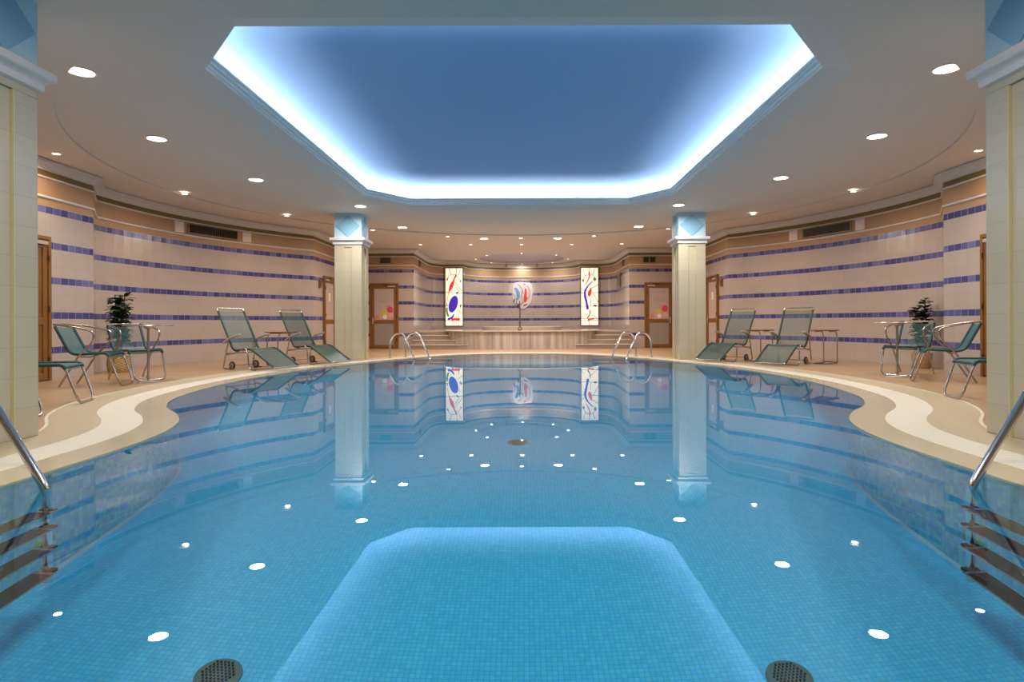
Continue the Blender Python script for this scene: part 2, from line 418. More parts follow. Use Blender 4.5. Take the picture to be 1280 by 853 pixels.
# ------------------------------------------------------------------ walls
CC = Vector((0, 10.7)); RR = 7.4
a1 = math.acos(5.36 / RR)
lw_ = [(-6.95, -3.0), (-6.95, 10.0), (-7.4, 10.7)]
arc = [(CC.x + RR * math.cos(PI - t * a1 / 24), CC.y + RR * math.sin(PI - t * a1 / 24)) for t in range(1, 25)]
LW = lw_ + arc + [(-5.36, 19.9)]
def rnd(p0, c, p1, n=6): return [(p0[0] * (1 - t) ** 2 + c[0] * 2 * t * (1 - t) + p1[0] * t * t, p0[1] * (1 - t) ** 2 + c[1] * 2 * t * (1 - t) + p1[1] * t * t) for t in [k / n for k in range(n + 1)]]
APY = 23.72
bh = [(-5.36, 19.9), (-3.5, 19.9), (-3.5, 22.5)] + rnd((-3.5, 22.6), (-3.5, 23.5), (-3.05, APY)) + [(-2.24, APY)]
ap = [(-2.24 * math.cos(t * PI / 32), APY + 0.1 + 1.55 * math.sin(t * PI / 32)) for t in range(0, 17)]
BW_half = bh + ap
BW = BW_half + [(-x, y) for x, y in BW_half[-2::-1]]
RW = [(-x, y) for x, y in LW][::-1]
NW = [(6.95, -3.0), (-6.95, -3.0)]
def wall(path, z1, name, label):
    mb = MB(); L = 0.0; v = []; f = []; uv = []
    for p in path: v += [(p[0], p[1], 0), (p[0], p[1], z1)]
    for i in range(len(path) - 1):
        l2 = L + math.dist(path[i], path[i + 1]); f.append((2 * i, 2 * i + 1, 2 * i + 3, 2 * i + 2)); uv.append([(L, 0), (L, z1), (l2, z1), (l2, 0)]); L = l2
    mb.add(v, f, False, uv); return tag(mb.build(name, M['wall']), label, 'wall', kind=S)
ZC = 3.26; ZO = 3.232
wall(LW, ZO + 0.02, 'wall_left', 'curved left wall of pale tiles with blue stripes')
wall(BW, ZO + 0.02, 'wall_back', 'far striped wall with rounded apse behind the marble platform')
wall(RW, ZO + 0.02, 'wall_right', 'curved right wall of pale tiles with blue stripes')
wall(NW, ZO + 0.02, 'wall_near', 'striped wall closing the room behind the near end')
ALL = LW + BW[1:] + RW[1:]
def sweep(path, prof, name, label, mat, n):
    P = [Vector(p) for p in path]; m = len(P); k = len(prof); mb = MB(); v = []
    for i in range(m):
        d0 = (P[i] - P[i - 1]).normalized() if i else (P[1] - P[0]).normalized()
        d1 = (P[i + 1] - P[i]).normalized() if i < m - 1 else d0
        n0 = Vector((d0.y, -d0.x)); n1 = Vector((d1.y, -d1.x)); b = (n0 + n1).normalized(); b = b / max(0.35, b.dot(n0))
        for (o, z) in prof: q = P[i] + b * o; v.append((q.x, q.y, z))
    f = [(i * k + j, i * k + j + 1, (i + 1) * k + j + 1, (i + 1) * k + j) for i in range(m - 1) for j in range(k - 1)]
    mb.add(v, f); return tag(mb.build(name, mat), label, 'molding', kind=S)
sweep(ALL, [(0, 2.685), (0.022, 2.69), (0.028, 2.705), (0.022, 2.72), (0, 2.725)], 'trim_1', 'lower thin white molding just above the top blue stripe', M['trim'], 0)
sweep(ALL, [(0, 2.975), (0.02, 2.98), (0.026, 2.993), (0.02, 3.005), (0, 3.01)], 'trim_2', 'upper thin white molding below the olive band', M['trim'], 0)
sweep(ALL, [(0, 3.09), (0.02, 3.095), (0.025, 3.12), (0.05, 3.15), (0.09, 3.175), (0.13, 3.185), (0.135, 3.222)], 'trim_3', 'white plaster cornice where walls meet ceiling', M['trim'], 0)

# ------------------------------------------------------------------ ceiling
def ngon(cx, cy, rx, ry, n): return [(cx + rx * math.cos(2 * PI * k / n), cy + ry * math.sin(2 * PI * k / n)) for k in range(n)]
OCT = [(-2.33, 5.13), (2.33, 5.13), (3.02, 5.99), (3.02, 12.0), (2.33, 12.94), (-2.33, 12.94), (-3.02, 12.0), (-3.02, 5.99)]
def oct_off(d):
    P = [Vector(p) for p in OCT]; n = 8; out = []
    for i in range(n):
        d0 = (P[i] - P[i - 1]).normalized(); d1 = (P[(i + 1) % n] - P[i]).normalized()
        n0 = Vector((d0.y, -d0.x)); n1 = Vector((d1.y, -d1.x)); b = (n0 + n1).normalized(); out.append(P[i] + b * (d / b.dot(n0)))
    return out
def loft(loops, smooth=False):
    n = len(loops[0]); mb = MB(); v = [tuple(p) for l in loops for p in l]
    mb.add(v, [(j * n + i, (j + 1) * n + i, (j + 1) * n + (i + 1) % n, j * n + (i + 1) % n) for j in range(len(loops) - 1) for i in range(n)], smooth); return mb
CR = ngon(0, 10.55, 6.35, 6.35, 96)
REC = ngon(0, 23.1, 1.58, 1.85, 48)
ce = fill([CR, oct_off(0.26)], ZC, '', None)
c2 = fill([[(-8.2, -3.2), (8.2, -3.2), (8.2, 26.5), (-8.2, 26.5)], CR, REC], ZO, '', None)
ce.add(c2.v, c2.f)
st = loft([[(x, y, ZO) for x, y in CR], [(x, y, ZC) for x, y in CR]]); ce.add(st.v, st.f)
sl = loft([[(p.x, p.y, ZC) for p in oct_off(0.26)], [(p.x, p.y, ZC + 0.062) for p in oct_off(0.0)]]); ce.add(sl.v, sl.f)
tag(ce.build('ceiling', M['ceiling']), 'off white plaster ceiling with a shallow circular step', 'ceiling', kind=S)
rc = loft([[(x, y, ZO) for x, y in REC], [(x, y, ZO + 0.09) for x, y in REC]]); top = fill([REC], ZO + 0.09, '', None); rc.add(top.v, top.f)
tag(rc.build('ceiling_recess', M['recess']), 'shallow lavender oval recess in the ceiling above the hot tub', 'ceiling recess', kind=S)
ZL = ZC + 0.062
prof = [(0.0, 0.0), (0.0, 0.026), (-0.018, 0.030), (-0.018, 0.040), (-0.006, 0.046), (-0.010, 0.066), (-0.036, 0.072), (-0.036, 0.082), (-0.024, 0.088), (-0.03, 0.108), (-0.056, 0.114), (-0.056, 0.135), (0.10, 0.135), (0.10, 0.03), (0.46, 0.03)]
mo = loft([[(p.x, p.y, ZL + z) for p in oct_off(o)] for o, z in prof])
tag(mo.build('cove_molding', M['lip']), 'white stepped molding around the octagonal blue ceiling opening', 'molding', kind=S)
dl = []
for k in range(11):
    t = k / 10 * PI / 2
    dl.append((0.46 - 0.42 * (1 - math.cos(t)), ZL + 0.03 + 0.36 * math.sin(t)))
def rounded(off, z):
    P = oct_off(off); out = []
    for i in range(8):
        a = P[i - 1]; b = P[i]; c = P[(i + 1) % 8]
        q0 = b.lerp(a, min(0.45, 0.3 / (a - b).length)); q1 = b.lerp(c, min(0.45, 0.3 / (c - b).length))
        for k in range(5):
            t = k / 4; q = q0 * (1 - t) ** 2 + b * 2 * t * (1 - t) + q1 * t * t; out.append((q.x, q.y, z))
    return out
dm = loft([rounded(o, z) for o, z in dl], True); lastl = rounded(*dl[-1]); tp = fill([[(p[0], p[1]) for p in lastl]], dl[-1][1], '', None); dm.add(tp.v, tp.f)
tag(dm.build('ceiling_dome', M['dome']), 'blue painted vault glowing above the octagonal opening', 'ceiling dome', kind=S)
P8 = oct_off(0.40)
for i in range(8):     # LED strip lamps on the ledge behind the molding
    a = P8[i]; b = P8[(i + 1) % 8]; d = (b - a); nrm = Vector((d.y, -d.x)).normalized(); mid = (a + b) / 2
    ld = bpy.data.lights.new('cove_strip', 'AREA'); ld.shape = 'RECTANGLE'; ld.size = d.length * 0.96; ld.size_y = 0.05
    ld.energy = COVE_W * d.length / 4; ld.color = COVE_C
    lo = bpy.data.objects.new('cove_strip_light', ld); COL.objects.link(lo)
    zdir = -Vector((-nrm.x * 0.6, -nrm.y * 0.6, 1.0)).normalized()   # light looks along -Z
    x = Vector((d.x, d.y, 0)).normalized(); y = zdir.cross(x)
    lo.matrix_world = Matrix.Translation((mid.x, mid.y, ZL + 0.06)) @ Matrix((x, y, zdir)).transposed().to_4x4()

# ------------------------------------------------------------------ columns
def make_column():
    r = thing('column', (0, 0, 0), 0, 'x', 'column')
    h = 0.3; nw = 0.085; nd = 0.022; pts = []
    for k in range(4):
        a = k * PI / 2; c, s = math.cos(a), math.sin(a)
        for x, y in ((h, -h), (h, -nw), (h - nd, -nw), (h - nd, nw), (h, nw)): pts.append((x * c - y * s, x * s + y * c))
    MB().prism(pts, 0, 2.51).box(-h, h, -h, h, 2.51, 2.58).build('shaft', M['column'], r, 0.004, 1)
    y_ = MB()
    for k in range(4):
        y_.T = Matrix.Rotation(k * PI / 2, 4, 'Z')
        for s in (-1, 1): y_.box(h - nd + 0.001, h + 0.003, min(s * nw, s * (nw - 0.007)), max(s * nw, s * (nw - 0.007)), 0.0, 2.508)
    y_.build('corner_strip', M['yellow'], r)
    lp = [(0.302, 2.565), (0.33, 2.575), (0.33, 2.625), (0.345, 2.64), (0.375, 2.655), (0.385, 2.665), (0.385, 2.72), (0.302, 2.722)]
    cm = loft([[(-o, -o, z), (o, -o, z), (o, o, z), (-o, o, z)] for o, z in lp]); cm.build('cornice', M['trim'], r, 0.004, 2)
    MB().box(-h, h, -h, h, 2.715, ZC + 0.01).build('capital', M['capital'], r)
    for k in range(4):
        d = MB(); d.T = Matrix.Rotation(k * PI / 2, 4, 'Z')
        d.prism([(-0.27, 2.985), (0, 2.735), (0.27, 2.985), (0, 3.215)], h - 0.002, h + 0.016, 'x')
        d.build('diamond', M['diamond'], r, 0.006, 2)
    return r
col0 = make_column()
for i, (x, y, lb) in enumerate([(-3.84, 4.275, 'cream tiled column nearest the camera at the left edge'), (3.84, 4.27, 'cream tiled column nearest the camera at the right edge'),
                                (-3.81, 13.85, 'far cream tiled column beside the left loungers'), (3.81, 13.85, 'far cream tiled column beside the right loungers')]):
    put(col0, i, (x, y, 0), 0, lb, 'tiled columns around the pool')

# ------------------------------------------------------------------ ceiling lamps
def make_lamp(name, r, ringm, lensm, watts, color, cat):
    o = thing(name, (0, 0, 0), 0, 'x', cat)
    MB().lathe([(r * 1.0, 0.0), (r * 1.18, 0.0), (r * 1.2, -0.006), (r * 1.12, -0.012), (r * 0.98, -0.010), (r * 0.96, 0.0)], 32, caps=False).build('trim_ring', ringm, o)
    MB().lathe([(r * 0.99, -0.003), (r * 0.8, -0.006), (r * 0.4, -0.009), (0.001, -0.010)], 32, caps=False).build('lens', lensm, o)
    ld = bpy.data.lights.new(name + '_beam', 'AREA'); ld.shape = 'DISK'; ld.size = r * 1.9; ld.spread = math.radians(170 if r > 0.1 else 164); ld.energy = watts; ld.color = color; ld.cycles.is_caustics_light = True
    lo = bpy.data.objects.new(name + '_beam', ld); COL.objects.link(lo); lo.parent = o; lo.location = (0, 0, -0.0125)
    return o
big0 = make_lamp('ceiling_downlight', 0.115, M['lamp_ring'], M['lens_big'], BIG_W, BIG_C, 'ceiling light')
side_n = ['nearest the camera', 'second from the camera', 'third from the camera']
BIGS = []
for s, sn in ((-1, 'left'), (1, 'right')):
    BIGS += [(s * 4.16, 5.88, 'large round downlight over the %s deck, nearest the near column' % sn), (s * 4.72, 8.02, 'large round downlight over the %s deck, second from the near column' % sn),
             (s * 4.43, 10.33, 'large round downlight over the %s deck, third from the near column' % sn), (s * 3.30, 12.7, 'large round downlight just in front of the far %s column' % sn),
             (s * 3.0, 15.53, 'large round downlight behind the far %s column' % sn), (s * 1.05, 17.46, 'large round downlight before the hot tub, %s one of the middle pair' % sn)]
for s, sn in ((-1, 'left'), (1, 'right')):
    BIGS += [(s * 1.7, 3.5, 'added unseen round downlight above the near end of the pool, %s of centre' % sn), (s * 2.2, 0.9, 'added unseen round downlight above the camera, %s of centre' % sn)]  # lamps added out of view to brighten the near columns
for i, (x, y, lb) in enumerate(BIGS):
    zz = ZC if math.hypot(x, y - 10.55) < 6.35 else ZO
    put(big0, i, (x, y, zz), 0, lb, 'large ceiling downlights')
sm0 = make_lamp('halogen_spotlight', 0.05, M['lamp_ring'], M['lens_small'], SMALL_W, SMALL_C, 'ceiling light')
SM = []
for s, sn in ((-1, 'left'), (1, 'right')):
    SM += [(s * 6.48, 8.6, 'small halogen spotlight above the %s armchairs' % sn), (s * 6.17, 11.29, 'small halogen spotlight above the %s wall before the long vent' % sn),
           (s * 5.2, 13.65, 'small halogen spotlight above the %s loungers' % sn), (s * 3.8, 15.74, 'small halogen spotlight behind the far %s column' % sn),
           (s * 2.03, 17.0, 'small halogen spotlight beside the %s middle downlight' % sn), (s * 3.08, 18.72, 'small halogen spotlight outermost on the %s of the last row' % sn),
           (s * 1.55, 18.77, 'small halogen spotlight second from the centre on the %s of the last row' % sn)]
SM += [(0.0, 17.34, 'small halogen spotlight midway between the two middle downlights'), (0.01, 18.77, 'small halogen spotlight at the centre of the last row'),
       (-6.2, 4.0, 'small halogen spotlight hidden behind the near left column'), (6.2, 4.0, 'small halogen spotlight hidden behind the near right column')]
for i, (x, y, lb) in enumerate(SM): put(sm0, i, (x, y, ZO), 0, lb, 'small halogen ceiling spotlights')
tb0 = make_lamp('recess_spotlight', 0.035, M['lamp_ring'], M['lens_small'], TUB_W, BIG_C, 'ceiling light')
TL = [(0, 'on the far right of'), (45, 'x'), ]
names8 = ['rightmost of', 'far right of', 'farthest of', 'far left of', 'leftmost of', 'near left of', 'nearest of', 'near right of']
for i in range(8):
    a = i * PI / 4; put(tb0, i, (1.74 * math.cos(a), 23.1 + 1.93 * math.sin(a), ZO), 0, 'tiny spotlight, %s the eight around the lavender ceiling recess' % names8[i], 'tiny spotlights around the ceiling recess')
for i, (x, lb) in enumerate([(-0.62, 'small adjustable spot lamp under the apse ceiling, left one'), (0.60, 'small adjustable spot lamp under the apse ceiling, right one')]):
    o = thing('spot_lamp', (x, 24.3, ZO), 0, lb, 'spot lamp', 'adjustable spot lamps at the apse')
    MB().lathe([(0.03, 0), (0.03, -0.02), (0.008, -0.025), (0.008, -0.10)], 14).build('stem', M['grey'], o)
    h = MB(); h.T = Matrix.Translation((0, 0, -0.13)) @ Matrix.Rotation(math.radians(-35), 4, 'X')
    h.lathe([(0.02, 0.07), (0.035, 0.06), (0.045, -0.05), (0.04, -0.055), (0.03, -0.04), (0.001, -0.04)], 16).build('lamp_head', M['grey'], o)
    ld = bpy.data.lights.new('spot_lamp_beam', 'SPOT'); ld.energy = 40; ld.color = (1, 0.9, 0.84); ld.spot_size = math.radians(46); ld.spot_blend = 0.4; ld.shadow_soft_size = 0.03
    lo = bpy.data.objects.new('spot_lamp_beam', ld); COL.objects.link(lo); lo.parent = o; lo.location = (0, 0.02, -0.2)
    lo.rotation_euler = Vector((-x, 0.95, -0.95)).to_track_quat('-Z', 'Y').to_euler()

# ------------------------------------------------------------------ doors
def make_door(n, loc, rz, wd, ht, style, hinge, label):
    r = thing('door_%d' % n, loc, rz, label, 'door', kind=S); h = wd / 2; fw = 0.055
    MB().box(-h, -h + fw, -0.06, 0.01, 0, ht).box(h - fw, h, -0.06, 0.01, 0, ht).box(-h + fw, h - fw, -0.06, 0.01, ht - fw, ht).build('door_frame', M['wood'], r, 0.006)
    lh = h - fw - 0.004; st = 0.085
    lf = MB().box(-lh, -lh + st, -0.045, 0.0, 0.01, ht - fw - 0.004).box(lh - st, lh, -0.045, 0.0, 0.01, ht - fw - 0.004)
    zs = [(0.01, 0.115), (0.82, 0.93), (ht - fw - 0.12, ht - fw - 0.004)]
    for z0, z1 in zs: lf.box(-lh + st, lh - st, -0.045, 0.0, z0, z1)
    lf.build('door_leaf', M['wood'], r, 0.005)
    up = MB().box(-lh + st - 0.005, lh - st + 0.005, -0.028, -0.012, 0.925, ht - fw - 0.115).build('upper_pane', M['pane'] if style != 'wood' else M['wood'], r)
    MB().box(-lh + st - 0.005, lh - st + 0.005, -0.028, -0.012, 0.11, 0.825).build('lower_pane', {'poster': M['grey_pane'], 'paper': M['pane'], 'wood': M['wood']}[style], r)
    hs = -hinge
    hd = MB().box(hs * lh - hs * st * 0.5 - 0.02, hs * lh - hs * st * 0.5 + 0.02, -0.052, -0.045, 0.80, 1.0)
    hx = hs * (lh - st * 0.5); hd.tube([(hx, -0.05, 0.9), (hx, -0.085, 0.9), (hx - hs * 0.12, -0.085, 0.9)], 0.009); hd.build('handle', M['grey'], r)
    hg = MB()
    for z in (0.25, 1.0, 1.75): hg.lathe([(0.009, z), (0.009, z + 0.09)], 10, (hinge * (lh + 0.002), -0.066))
    hg.build('hinge', M['black'], r)
    cl = MB().box(min(hinge * (lh - 0.03), hinge * (lh - 0.28)), max(hinge * (lh - 0.03), hinge * (lh - 0.28)), -0.085, -0.045, ht - fw - 0.075, ht - fw - 0.025)
    cl.build('door_closer', M['grey'], r, 0.004)
    MB().tube([(hinge * (lh - 0.2), -0.075, ht - fw - 0.02), (hinge * (lh - 0.42), -0.1, ht - fw - 0.01), (hinge * (lh - 0.30), -0.055, ht - fw + 0.03)], 0.008, 6).build('closer_arm', M['black'], r)
    gx = lh - st
    if style == 'poster':
        ps = MB().box(-gx + 0.01, gx - 0.01, -0.031, -0.0281, 0.94, ht - fw - 0.13).build('poster', M['pane'], r)
        tx = MB()
        for z, hw in ((1.585, 0.17), (1.545, 0.21), (1.50, 0.15)): tx.box(-hw, hw, -0.0325, -0.031, z, z + 0.008)
        tx.tube([(0.2 * math.cos(a), -0.032, 1.84 + 0.05 * math.sin(a)) for a in [PI + k * PI / 12 for k in range(13)]], 0.003, 5)
        tx.build('print_line', M['ink'], ps)
        def flower(cx, cz, rad, m, name, n=7):
            b = MB()
            for k in range(n):
                a = 2 * PI * k / n; b.sphere((cx + rad * 0.55 * math.cos(a), -0.033, cz + rad * 0.55 * math.sin(a)), rad * 0.42, 0.004, rad * 0.42, 10)
            b.sphere((cx, -0.034, cz), rad * 0.35, 0.005, rad * 0.35, 10); b.build(name, m, ps)
        flower(gx - 0.13, 1.27, 0.11, M['pink'], 'pink_flower'); flower(0.0, 1.17, 0.095, M['yellow_print'], 'yellow_flower')
        flower(-gx + 0.09, 1.02, 0.075, M['orange_print'], 'orange_flower'); flower(gx - 0.11, 1.06, 0.095, M['rose'], 'pale_flower', 6); flower(0.02, 1.03, 0.08, M['paper'], 'white_flower')
        lb = MB()
        for k in range(4): lb.sphere((0.06 + 0.05 * k, -0.033, 1.36 + 0.03 * (k % 2)), 0.018, 0.003, 0.01, 8)
        lb.build('petal', M['pink'], ps)
    elif style == 'paper':
        MB().box(-0.075, 0.075, -0.0295, -0.0281, 1.45, 1.66).build('paper_notice', M['paper'], r)
        tx = MB()
        for k in range(5): tx.box(-0.05, 0.05 - 0.02 * (k % 2), -0.0302, -0.0295, 1.49 + 0.03 * k, 1.497 + 0.03 * k)
        tx.build('print_line', M['ink'], r)
    return r
make_door(1, (-4.46, 19.9, 0), 0, 0.93, 2.12, 'poster', 1, 'far left brown door with flower poster, beside the left column')
make_door(2, (4.46, 19.9, 0), 0, 0.93, 2.12, 'poster', -1, 'far right brown door with flower poster, beside the right column')
make_door(3, (-5.36, 17.05, 0), PI / 2, 1.0, 2.12, 'paper', -1, 'brown glazed side door partly behind the far left column')
make_door(4, (5.36, 17.05, 0), -PI / 2, 1.0, 2.12, 'paper', 1, 'brown glazed side door partly behind the far right column')
make_door(5, (-6.95, 8.57, 0), PI / 2, 0.95, 2.12, 'wood', 1, 'brown wooden door half hidden behind the near left column')
make_door(6, (6.95, 8.66, 0), -PI / 2, 0.95, 2.12, 'wood', -1, 'brown wooden door half hidden behind the near right column')

# ------------------------------------------------------------------ vents, plates, boxes on the walls
def vent(loc, rz, wd, ht, label, cells=1, group='air vents in the tan wall band'):
    r = thing('air_vent', loc, rz, label, 'air vent', group); h = wd / 2; k = ht / 2; t = 0.025
    fr = MB().box(-h - t, h + t, -0.03, 0.01, k, k + t).box(-h - t, h + t, -0.03, 0.01, -k - t, -k).box(-h - t, -h, -0.03, 0.01, -k, k).box(h, h + t, -0.03, 0.01, -k, k)
    if cells == 2: fr.box(-0.02, 0.02, -0.03, 0.01, -k, k)
    fr.build('vent_frame', M['slat_frame'], r, 0.003)
    MB().box(-h, h, -0.006, 0.01, -k, k).build('vent_backing', M['black'], r)
    sl = MB(); n = max(4, int(wd / 0.045))
    for i in range(n):
        x = -h + wd * (i + 0.5) / n; sl.T = Matrix.Translation((x, -0.014, 0)) @ Matrix.Rotation(0.5, 4, 'Z'); sl.box(-0.011, 0.011, -0.002, 0.002, -k, k)
    sl.build('slat', M['slat'], r)
def on_arc(y, side):
    x = math.sqrt(RR ** 2 - (y - CC.y) ** 2); a = math.atan2(x, y - CC.y)   # room-facing local -y
    p = Vector((side * (x - 0.012), y)); rz = math.atan2(x, -(y - CC.y))
    # local -y direction (sin rz, -cos rz) must point to the circle centre
    d = (CC - p).normalized(); return p, math.atan2(d.x, -d.y)
for s, sn in ((-1, 'left'), (1, 'right')):
    p, rz = on_arc(13.57, s); d = (CC - p).normalized(); p = p + d * 0.02
    vent((p.x, p.y, 2.86), rz, 1.24, 0.18, 'long dark air vent high on the curved %s wall' % sn)
    for y, w_ in ((12.75, 'nearer'), (14.36, 'farther')):
        p, rz = on_arc(y, s)
        o = thing('wall_speaker', (p.x, p.y, 2.85), rz, 'square white wall plate at the %s end of the %s long vent' % (w_, sn), 'wall plate', 'white plates beside the long vents')
        MB().box(-0.115, 0.115, -0.02, 0.012, -0.115, 0.115).build('plate', M['white_plate'], o, 0.006)
        MB().box(-0.09, 0.09, -0.026, -0.02, -0.09, 0.09).build('cover', M['white_plate'], o, 0.004)
    vent((s * 3.498, 20.95, 2.86), -s * PI / 2, 0.22, 0.18, 'small air vent on the %s return wall beside the apse steps' % sn)
    o = thing('wall_box', (s * 5.36, 16.28, 1.88), -s * PI / 2, 'small dark brown wall box beside the %s side door' % sn, 'wall box', 'brown wall boxes')
    MB().box(-0.075, 0.075, -0.05, 0.002, -0.10, 0.10).build('box_body', M['wood'], o, 0.006); MB().box(-0.055, 0.055, -0.055, -0.05, -0.08, 0.08).build('box_lid', M['slat'], o, 0.003)
vent((-4.42, 19.9, 2.86), 0, 0.34, 0.17, 'air vent above the far left poster door')
vent((4.16, 19.9, 2.86), 0, 0.38, 0.17, 'divided air vent above the far right poster door', 2)
o = thing('wall_panel', (3.498, 21.9, 2.33), -PI / 2, 'brown wooden panel high on the right return wall beside the apse', 'wall panel')
MB().box(-0.35, 0.35, -0.04, 0.004, -0.25, 0.25).build('panel_frame', M['wood'], o, 0.008); MB().box(-0.29, 0.29, -0.046, -0.04, -0.19, 0.19).build('panel_face', M['slat'], o, 0.004)

# ------------------------------------------------------------------ stained glass
def blob(pts): return [(p.x, p.y) for p in catmull(pts, 0.02, True)]
def panel(cx, label, pieces, lines):
    W_, H_ = 0.66, 2.22; z0 = 0.72
    r = thing('stained_glass_panel', (cx, APY, z0), 0, label, 'stained glass', 'stained glass panels flanking the apse')
    t = 0.028
    MB().box(-W_ / 2 - t, -W_ / 2, -0.05, 0.004, -t, H_ + t).box(W_ / 2, W_ / 2 + t, -0.05, 0.004, -t, H_ + t).box(-W_ / 2, W_ / 2, -0.05, 0.004, -t, 0).box(-W_ / 2, W_ / 2, -0.05, 0.004, H_, H_ + t).build('frame', M['lead'], r, 0.004)
    MB().box(-W_ / 2, W_ / 2, -0.03, 0.004, 0, H_).build('opal_glass', M['glow_white'], r)
    T = lambda p: ((p[0] - 0.5) * W_, (1 - p[1]) * H_)
    for pts, m in pieces: MB().prism(blob([T(p) for p in pts])[::-1], -0.037, -0.0302, 'y').build('glass_piece', M[m], r)
    for l in lines: MB().tube([(T(p)[0], -0.033, T(p)[1]) for p in l], 0.008, 5).build('leading', M['lead_dark'], r)
def ell(cx, cy, a, b, ang, n=14):
    # in normalised panel space (x scaled by .66, y by 2.22)
    out = []
    for k in range(n):
        t = 2 * PI * k / n; x = a * math.cos(t); y = b * math.sin(t); c, s = math.cos(ang), math.sin(ang)
        out.append((cx + (x * c - y * s) / 0.66, cy + (x * s + y * c) / 2.22))
    return out
N2 = lambda x, y: ((x - 108) / 204, (y - 95) / 685)
N3 = lambda x, y: ((x - 235) / 205, (y - 85) / 685)
A2 = [[(N2(*p)) for p in q] for q in ([(232, 160), (240, 185), (215, 240), (196, 320), (150, 390), (128, 488), (122, 486), (140, 400), (158, 300), (195, 240), (222, 180)],
      [(120, 222), (138, 206), (138, 236), (122, 242)], [(276, 224), (298, 252), (274, 266), (282, 246)], [(232, 392), (258, 372), (256, 392), (240, 402)],
      [(118, 565), (132, 562), (134, 610), (148, 668), (128, 668), (112, 610)], [(132, 690), (170, 680), (206, 640), (206, 668), (178, 700), (140, 714)],
      [(172, 712), (192, 684), (198, 692), (270, 690), (272, 720), (200, 718), (196, 730)], [(284, 528), (296, 526), (290, 556), (278, 574)], [(122, 505), (130, 520), (128, 545), (120, 540)])]
panel(-2.625, 'backlit stained glass panel with large purple oval, left of the apse',
      [(A2[0], 'glow_red'), (A2[1], 'glow_red'), (A2[2], 'glow_red'), (A2[3], 'glow_dark'), (A2[4], 'glow_green'), (A2[5], 'glow_purple'), (A2[6], 'glow_red'), (A2[7], 'glow_dark'), (A2[8], 'glow_dark'),
       (ell(0.45, 0.625, 0.165, 0.335, 0.28), 'glow_purple')],
      [[N2(*p) for p in q] for q in ([(130, 222), (150, 185), (190, 166), (232, 178), (262, 206), (284, 240)], [(108, 382), (312, 390)], [(108, 545), (150, 545)], [(250, 548), (312, 546)], [(108, 712), (172, 716)], [(270, 712), (312, 714)],
       [(240, 95), (238, 160)], [(150, 95), (175, 170)], [(290, 110), (262, 180)], [(215, 250), (305, 370)], [(220, 290), (270, 380)], [(250, 590), (312, 640)], [(195, 730), (195, 780)], [(268, 640), (262, 690)], [(262, 720), (262, 780)], [(280, 440), (260, 470)])])
A3 = [[(N3(*p)) for p in q] for q in ([(326, 134), (338, 132), (342, 190), (320, 240), (292, 290), (288, 284), (310, 235), (326, 190)], [(366, 246), (372, 252), (320, 310), (294, 370), (296, 420), (310, 490), (326, 568), (300, 580), (288, 500), (270, 430), (270, 370), (300, 310)],
      [(352, 316), (362, 350), (354, 400), (332, 430), (318, 410), (318, 375), (340, 340)], [(258, 218), (274, 234), (260, 256), (246, 240)], [(398, 196), (418, 218), (402, 246), (382, 222)], [(385, 530), (420, 532), (412, 554), (400, 544), (388, 552)],
      [(336, 590), (346, 590), (342, 640), (320, 684), (304, 680), (330, 640)], [(304, 672), (330, 690), (385, 682), (388, 702), (340, 708), (322, 728), (316, 700)])]
panel(2.62, 'backlit stained glass panel with bent purple bar, right of the apse',
      list(zip(A3, ['glow_red', 'glow_purple', 'glow_red', 'glow_green', 'glow_green', 'glow_dark', 'glow_green', 'glow_red'])),
      [[N3(*p) for p in q] for q in ([(262, 220), (280, 185), (315, 160), (350, 160), (385, 180), (402, 205)], [(235, 385), (275, 390)], [(350, 382), (440, 382)], [(235, 545), (440, 540)], [(235, 690), (310, 690)], [(385, 690), (440, 690)], [(235, 715), (440, 712)],
       [(330, 85), (332, 134)], [(260, 100), (282, 185)], [(398, 100), (372, 170)], [(360, 330), (440, 285)], [(350, 450), (350, 545)], [(378, 380), (440, 500)], [(235, 330), (275, 355)], [(330, 725), (330, 770)], [(270, 640), (235, 680)], [(345, 620), (440, 700)])])

